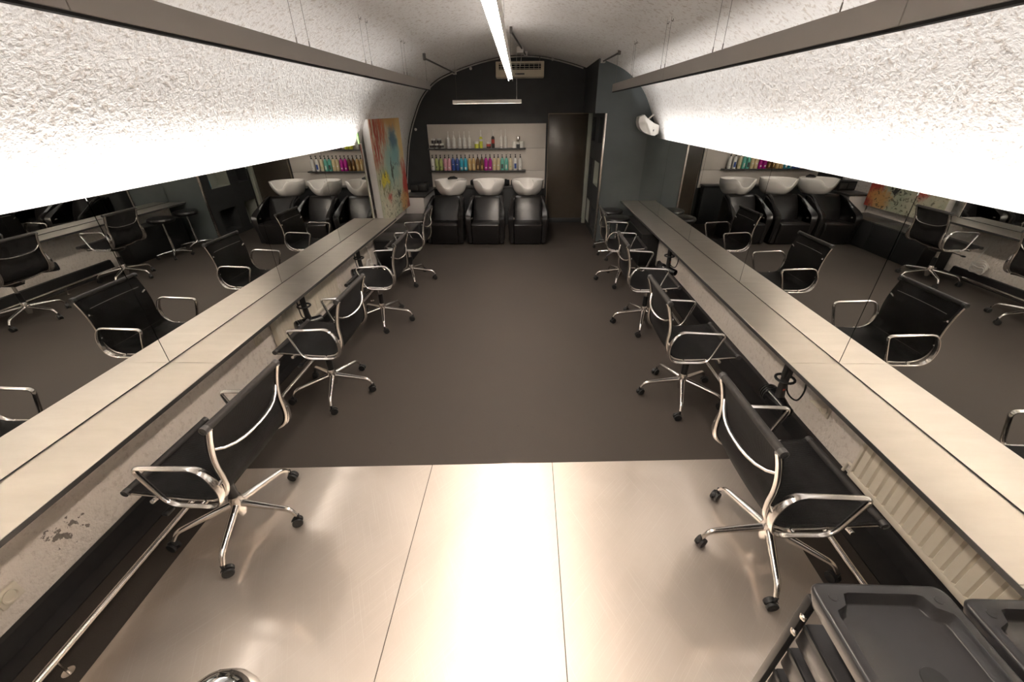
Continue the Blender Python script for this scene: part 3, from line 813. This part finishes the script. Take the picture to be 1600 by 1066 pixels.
def spray(x, col, lab, h=.17, r=.030, capmat='white_plastic', band=None):
    t = thing('spray_bottle', lab, 'bottle', (x, YS, ZT), 0, 'tall bottles on the upper shelf')
    k = h/.17
    MB().lathe([(r*.9, 0), (r, .006), (r, .14*k), (r*.95, .155*k), (r*.6, .165*k), (r*.45, .172*k)], seg=18).build('bottle_body', BM[col], t)
    MB().lathe([(r*.42, .172*k), (r*.40, .20*k), (r*.22, .205*k), (r*.22, .245*k), (r*.30, .246*k), (r*.30, .262*k), (r*.1, .264*k)], seg=12).build('cap', M[capmat], t)
    if band:
        c2, z0, z1 = band
        MB().lathe([(r*1.01, z0), (r*1.01, z1)], seg=18, cap=False).build('label_print', BM[c2], t)
def jar(x, z, body, lid, lab, r=.038, h=.075, dy=0, band=None):
    t = thing('jar', lab, 'jar', (x, YS+dy, z), 0, 'jars on the upper shelf')
    MB().lathe([(r*.92, 0), (r, .004), (r, h*.62), (r*.96, h*.66)], seg=20).build('jar_body', BM[body], t)
    MB().lathe([(r*1.02, h*.665), (r*1.03, h*.69), (r*1.03, h*.97), (r*.97, h), (.001, h)], seg=20).build('lid', BM[lid], t)
    if band: MB().lathe([(r*1.012, band[1]), (r*1.012, band[2])], seg=20, cap=False).build('label_print', BM[band[0]], t)
jl = ['black jar with white lid, bottom left of the stack', 'black jar with white lid, bottom middle of the stack', 'black jar with white lid, bottom right of the stack']
for i, x in enumerate((-1.815, -1.722, -1.625)): jar(x, ZT, 'dark', 'white', jl[i], .041, .085, 0, ('label_pale', .004, .014))
for i, x in enumerate((-1.775, -1.665)): jar(x, ZT+.085, 'dark', 'white', ('black jar with white lid, upper left of the stack', 'black jar with white lid, upper right of the stack')[i], .041, .085)
wl = ['first white spray bottle right of the black jars', 'second white spray bottle right of the black jars', 'third white spray bottle right of the black jars', 'fourth white spray bottle right of the black jars', 'fifth white spray bottle, left of the yellow jar']
for i, x in enumerate((-1.489, -1.388, -1.279, -1.187, -1.093)): spray(x, 'white', wl[i], .185, .032, band=('label_dark', .02, .026))
jar(-.959, ZT, 'lime', 'white', 'yellow jar with a white lid', .04, .115)
spray(-.874, 'lime', 'yellow spray bottle with a white top', .195, .032, band=('white', .12, .155))
jar(-.731, ZT, 'red', 'white', 'red and brown jar with a white lid', .042, .11, 0, ('dark', .004, .03))
spray(-.647, 'dark', 'dark bottle with a red label beside the red jar', .20, .03, band=('red', .08, .15))
spray(-.493, 'white', 'left one of two white spray bottles, right of the dark red-labelled bottle', .20, .03, band=('label_dark', .02, .025))
spray(-.413, 'white', 'right one of two white spray bottles, right of the dark red-labelled bottle', .205, .027)
jar(-.240, ZT, 'white', 'label_pale', 'left white pot of the group at the shelf end', .042, .115, .012)
jar(-.110, ZT, 'white', 'label_pale', 'right white pot of the group at the shelf end', .042, .115, .012)
jar(-.175, ZT, 'label_dark', 'white', 'small grey pot in front between the two white pots', .034, .10, -.022)
t = tag(MB().lathe([(.036, 0), (.038, .004), (.038, .076), (.036, .08)], seg=20).build('jar', M['steel'], loc=(-.175, YS+.012, ZT+.1152)), 'silver tin standing on top of the white pots', 'jar', 'jars on the upper shelf')
# bottles in the niches
def nb(x, y, z, c1, c2, lab, r=.024, h=.17):
    t = thing('product_bottle', lab, 'bottle', (x, y, z), 0, 'bottles in the partition niches')
    MB().lathe([(r*.95, 0), (r, .005), (r, h*.72), (r*.6, h*.8)], seg=14).build('bottle_body', BM[c1], t)
    MB().lathe([(r*.62, h*.8), (r*.62, h), (.001, h)], seg=12).build('cap', BM[c2], t)
nb(1.27, 7.33, .862, 'cyan', 'white', 'turquoise and white bottle in the pale middle niche')
nb(1.26, 8.06, 1.522, 'pink', 'white', 'pink bottle in the far upper niche'); nb(1.26, 8.20, 1.522, 'white', 'magenta', 'white bottle with a magenta cap in the far upper niche')
nb(1.27, 7.30, 1.522, 'teal', 'dark', 'teal bottle in the near upper niche', .03, .2); nb(1.27, 7.42, 1.522, 'teal', 'dark', 'second teal bottle in the near upper niche', .03, .2)

# ------------------------------------------------------------------ left far end: painting box, cabinet, bench
t = thing('painting', 'tall abstract canvas in red, teal and yellow beside the left mirrors', 'painting', (-2.23, 5.93, .555))
MB().box(.042, .135, 0, 1.42, 0, 1.37, .003).build('canvas_box', M['white_box'], t)
MB().box(.1355, .150, 0, 1.42, 0, 1.37, .002).build('canvas', M['art'], t)
tag(MB().box(-.01, .01, -.02, .02, 0, .42, .004).build('glass_strip', M['green'], loc=(-2.20, 5.776, 1.52)), 'pale green glass strip between the painting and the left mirror top', 'glass strip')
t = thing('cabinet', 'low white cabinet with dark top left of the washing chairs', 'cabinet', (-1.985, 7.39, 0))
MB().box(-.19, .15, 0, .95, .02, .685, .004).build('body', M['white_box'], t)
MB().box(-.19, .18, -.02, .97, .686, .715, .004).build('top', M['dark_top'], t)
t = thing('organiser_box', 'black two-compartment box on the dark cabinet top', 'box', (-2.0, 7.86, .716))
MB().box(-.15, .15, -.10, .10, 0, .15, .006).build('case', M['black_plastic'], t)
for x in (-.072, .072): MB().box(x-.06, x+.06, -.106, -.101, .03, .12, .003).build('drawer_front', M['dark_top'], t)
for i, (a, c) in enumerate(((5.60, 6.02), (6.03, 6.58), (6.59, 7.30))):
    t = thing('bench_box', ('black bench box nearest the camera below the painting', 'black bench box in the middle below the painting', 'black bench box nearest the washing chairs')[i], 'bench', (-1.98, a, 0), 0, 'black bench boxes')
    MB().box(-.19, .22, 0, c-a, .0, .41, .006).build('body', M['rubber'], t)
    MB().box(-.195, .225, 0, c-a, .411, .43, .004).build('top', M['dark_top'], t)
# black cabinet under the right counter's far end
t = thing('under_counter_box', 'black box under the far end of the right counter', 'box', (1.74, 5.75, 0))
MB().box(-.10, .15, 0, 1.15, .0, .46, .006).build('body', M['rubber'], t)
MB().box(-.105, .15, 0, 1.15, .461, .475, .003).build('top', M['dark_top'], t)
# white cloth-like cable coil under left counter
b = MB()
for k in range(4):
    b.tube([(-.02*k*.3, .09*math.cos(a)*(1+.08*k), .05+.022*k+.012*math.sin(3*a+k)+.045*math.sin(a)) for a in [2*PI*j/22 for j in range(22)]], .007, 7, True)
b.tube([(0, .07, .10), (-.015, .06, .22), (-.02, .03, .34)], .006, 7)
tag(b.build('cable_coil', M['white_plastic'], loc=(-2.10, 5.15, .12)), 'coiled white cable by the wall below the left counter end', 'cable')

# ------------------------------------------------------------------ under-counter equipment
def radiator(x, y0, y1, z0, z1, sg, lab):
    t = thing('radiator', lab, 'radiator', (x, y0, 0)); L = y1-y0
    b = MB(); n = max(4, int(L/.055)); st_ = L/n
    # panel with vertical ribs pressed in, facing the room (-sg)
    prf = []
    for k in range(n):
        a = k*st_
        prf += [(a+.008, 0), (a+st_*.5-.004, 0), (a+st_*.5+.004, .0)] if False else [(a, .012), (a+.009, 0), (a+st_-.009, 0)]
    prf += [(L, .012)]
    front = [(-sg*(.055-d), y) for y, d in prf]
    poly = [(q[0], q[1]) for q in front]+[(-sg*.015, L), (-sg*.015, 0)]
    b.prism(poly, z0+.035, z1-.02, 'z')
    b.build('ribbed_panel', M['cream_metal'], t, 20)
    fr = MB(); xo = -sg*.058
    xa, xb = min(xo, -sg*.012), max(xo, -sg*.012)
    fr.box(xa, xb, -.01, L+.01, z0, z0+.04, .006); fr.box(xa, xb, -.01, L+.01, z1-.024, z1, .006)
    fr.box(xa, xb, -.02, -.001, z0, z1, .006); fr.box(xa, xb, L+.001, L+.02, z0, z1, .006)
    fr.build('frame', M['cream_metal'], t)
    MB().tube([(-sg*.035, L+.02, z0+.05), (-sg*.035, L+.06, z0+.05), (-sg*.035, L+.07, z0-.02)], .009, 8).build('pipe', M['cream_metal'], t)
radiator(1.90, .20, 1.665, .175, .60, 1, 'long cream ribbed radiator under the near right counter')
radiator(-2.19, 2.98, 4.18, .20, .60, -1, 'cream ribbed radiator under the left counter')

def socket(x, y, z, sg, lab, lidded=False):
    t = thing('wall_socket', lab, 'socket', (x, y, z), 0, 'sockets under the counters')
    R = Matrix.Rotation(-sg*PI/2, 3, 'Y')
    a, c = min(0, -sg*.012), max(0, -sg*.012)
    MB().box(a, c, -.042, .042, -.042, .042, .004).build('plate', M['cream_metal'], t)
    MB().lathe([(.028, .012), (.030, .020), (.024, .020), (.021, .013), (.001, .0125)], (0, 0, 0), 18, R).build('cup', M['cream_metal'], t)
    if lidded:
        MB().box(min(-sg*.02, -sg*.10), max(-sg*.02, -sg*.10), -.04, .04, .043, .047, .001).tube([(-sg*.02, .05, .12), (-sg*.02, .07, .02), (-sg*.02, .02, -.03)], .003, 6).build('lid', M['cream_metal'], t)
socket(-2.19, .87, .235, -1, 'round recessed cream socket low on the near left plaster wall')
socket(1.90, 2.05, .345, 1, 'cream wall socket beside the near right hair dryer', True)
socket(-2.19, 2.78, .40, -1, 'cream wall socket behind the second left chair')

def dryer(x, y, sg, rot, lab):
    t = thing('hair_dryer', lab, 'hair dryer', (x, y, .655), rot, 'hair dryers hung under the counters'); t.scale = (1.18,)*3
    # holder bracket hanging from the counter
    MB().box(-.015, .015, -.02, .02, -.10, .0, .003).tube([(.045*math.cos(a), .045*math.sin(a), -.11) for a in [2*PI*k/16 for k in range(16)]], .007, 8, True).build('holder', M['black_plastic'], t)
    # handle up into the holder, barrel below lying across
    MB().tube([(0, 0, -.03), (.0, .0, -.10), (.004, 0, -.18), (.01, 0, -.23)], [.016, .02, .021, .024], 14).build('handle', M['black_plastic'], t)
    ax = Matrix.Rotation(PI/2, 3, 'Y')
    MB().lathe([(.03, -.10), (.043, -.095), (.047, -.06), (.045, -.01), (.04, .03), (.034, .06), (.030, .105), (.024, .106), (.022, .07)], (0, 0, -.255), 22, ax).build('barrel', M['black_gloss'], t)
    q = MB()
    for k in range(3): q.lathe([(.0475, -.085+.016*k), (.049, -.081+.016*k), (.0475, -.077+.016*k)], (0, 0, -.255), 22, ax, cap=False)
    q.build('intake_ring', M['rubber'], t)
    MB().box(.018, .024, -.006, .006, -.175, -.16, .002).build('switch', BM['red'], t)
    MB().tube([Vector(v) for v in smoothpath([(0, 0, -.02), (.03, .07, -.06), (.035, .10, -.16), (.02, .09, -.24), (-.02, .05, -.20), (-.03, .03, -.05), (-.02, .02, .0)], 5)], .0045, 7).build('cord', M['rubber'], t)
M['black_gloss'] = plain('glossy_black_plastic', (.010, .010, .011), .16, 0, .1, 20)
dryer(1.63, 2.13, 1, -1.55, 'black hair dryer hanging under the near right counter by the socket')
dryer(1.66, 4.60, 1, -1.0, 'black hair dryer hanging under the right counter farther from the camera')
dryer(-1.96, 3.17, -1, .9, 'black hair dryer hanging under the left counter by the second chair')
dryer(-1.96, 4.50, -1, .7, 'black hair dryer hanging under the left counter by the third chair')

# ------------------------------------------------------------------ trolleys
def build_trolley():
    t = thing('trolley', 'x', 'trolley', (0, 0, 0), 0, 'black trolleys')
    W, L, z = .36, .46, .85
    # tray: outer rim with a recessed floor whose front corners are chamfered around two pegs
    def outline(x0, x1, y0, y1, r, n=6):
        P = []
        for cx, cy, a0 in ((x1-r, y1-r, 0), (x0+r, y1-r, PI/2), (x0+r, y0+r, PI), (x1-r, y0+r, 3*PI/2)):
            for k in range(n+1):
                a = a0+PI/2*k/n; P.append((cx+r*math.cos(a), cy+r*math.sin(a)))
        return P
    def inner(x0, x1, y0, y1):
        """rounded rectangle whose four corners step in around a peg, same count as outline"""
        P = []; s = .040
        for (cx, cy, sx, sy) in ((x1, y1, 1, 1), (x0, y1, -1, 1), (x0, y0, -1, -1), (x1, y0, 1, -1)):
            q = [(0, -s*1.5), (-.004, -s*1.15), (-s*.55, -s*.95), (-s*.85, -s*.8), (-s*.95, -s*.55), (-s*1.15, -.004), (-s*1.5, 0)]
            q = [(cx+sx*a, cy+sy*b) for a, b in q]
            if sx*sy < 0: q = q[::-1]
            P += q
        return P
    o0 = outline(0, W, -L, 0, .03)
    def ins(P, d): 
        return [(W/2+(x-W/2)*(W/2-d)/(W/2), -L/2+(y+L/2)*(L/2-d)/(L/2)) for x, y in P]
    i0 = inner(.032, W-.032, -L+.032, -.032)
    rings = [[Vector((x, y, z-.06)) for x, y in ins(o0, .012)], [Vector((x, y, z-.012)) for x, y in o0], [Vector((x, y, z-.003)) for x, y in ins(o0, .003)], [Vector((x, y, z)) for x, y in ins(o0, .010)],
             [Vector((x, y, z)) for x, y in [(W/2+(a-W/2)*1.02, -L/2+(b_+L/2)*1.02) for a, b_ in i0]], [Vector((x, y, z-.006)) for x, y in i0],
             [Vector((x, y, z-.034)) for x, y in [(W/2+(a-W/2)*.965, -L/2+(b_+L/2)*.97) for a, b_ in i0]], [Vector((x, y, z-.038)) for x, y in [(W/2+(a-W/2)*.93, -L/2+(b_+L/2)*.94) for a, b_ in i0]]]
    MB().ring_loft(rings).build('tray', M['tray'], t, 50)
    q = MB()
    for x in (.042, W-.042):
        for y in (-.042, -L+.042): q.lathe([(.011, z-.001), (.0105, z+.0015), (.001, z+.002)], (x, y, 0), 14)
    q.build('corner_peg', M['tray'], t)
    MB().lathe([(.031, z-.039), (.03, z-.0362), (.001, z-.0362)], (W*.52, -.21, 0), 28, Matrix.Diagonal((1, 1.0, 1))).build('drain_plug', M['black_plastic'], t)
    for x in (.02, W-.02):
        for y in (-.02, -L+.02):
            MB().box(x-.012, x+.012, y-.012, y+.012, .055, z-.045, .004).build('post', M['black_plastic'], t)
            c = MB().lathe([(.008, -.012), (.026, -.011), (.0265, .011), (.008, .012)], (x, y, .0268), 16, Matrix.Rotation(PI/2, 3, 'X')).box(x-.014, x+.014, y-.014, y+.014, .045, .06, .003)
            c.build('caster', M['rubber'], t)
    for k, zz in enumerate((.16, .30, .44, .58)):
        d = MB().box(.036, W-.036, -L+.02, -.025, zz, zz+.10, .008).build('drawer', M['tray'], t)
        MB().box(.10, W-.10, -.026, -.012, zz+.07, zz+.085, .004).build('handle', M['black_plastic'], d)
        rr = MB().box(.030, .035, -L+.02, -.02, zz+.085, zz+.10)
        rr.build('runner', M['black_plastic'], d)
    for zz in (.66, .74): MB().lathe([(.009, 0), (.011, .006), (.006, .010)], (.006, -.04, zz), 12, Matrix.Rotation(-PI/2, 3, 'Y')).build('knob', M['steel'], t)
    return t
M['tray'] = plain('dark_grey_plastic', (.028, .027, .028), .30, 0, .12, 8, .06, 300)
tr = build_trolley(); tr.location = (.792, .668, .004); tr['label'] = 'black plastic trolley nearer the room centre, bottom right foreground'
dup(tr, (1.178, .640, 0), 0, 'black plastic trolley in the bottom right corner, cut by the frame')

# ------------------------------------------------------------------ camera
F = 628.0
def cam_rows():
    def ray(x, y): return Vector(((x-800)/F, (y-533)/F, 1.0))
    dy = ray(824.5, 173.5).normalized(); dz = ray(812, 1630).normalized(); dz = (dz-dy*dz.dot(dy)).normalized()
    dx = dz.cross(dy)
    if dx.x < 0: dx = -dx
    return dx, dy, -dz
rx, ry_, rz_ = cam_rows()
right = Vector((rx.x, ry_.x, rz_.x)); down = Vector((rx.y, ry_.y, rz_.y)); fwd = Vector((rx.z, ry_.z, rz_.z))
cd = bpy.data.cameras.new('camera'); co = bpy.data.objects.new('camera', cd); COL.objects.link(co)
cd.sensor_width = 36; cd.lens = F/1600*36; cd.clip_start = .02; cd.clip_end = 60
mw = Matrix.Identity(4)
for i in range(3):
    mw[i][0] = right[i]; mw[i][1] = -down[i]; mw[i][2] = -fwd[i]
mw[0][3], mw[1][3], mw[2][3] = 0, 0, 2.0
co.matrix_world = mw
scene.camera = co

# ------------------------------------------------------------------ world and view
w = bpy.data.worlds.new('world'); scene.world = w; w.use_nodes = True
w.node_tree.nodes['Background'].inputs[0].default_value = (.9, .85, .8, 1); w.node_tree.nodes['Background'].inputs[1].default_value = .03
vs = scene.view_settings
scene.display_settings.display_device = 'sRGB'
vs.view_transform = 'Standard'; vs.look = 'None'; vs.gamma = 1; vs.use_curve_mapping = False; vs.exposure = 1.5
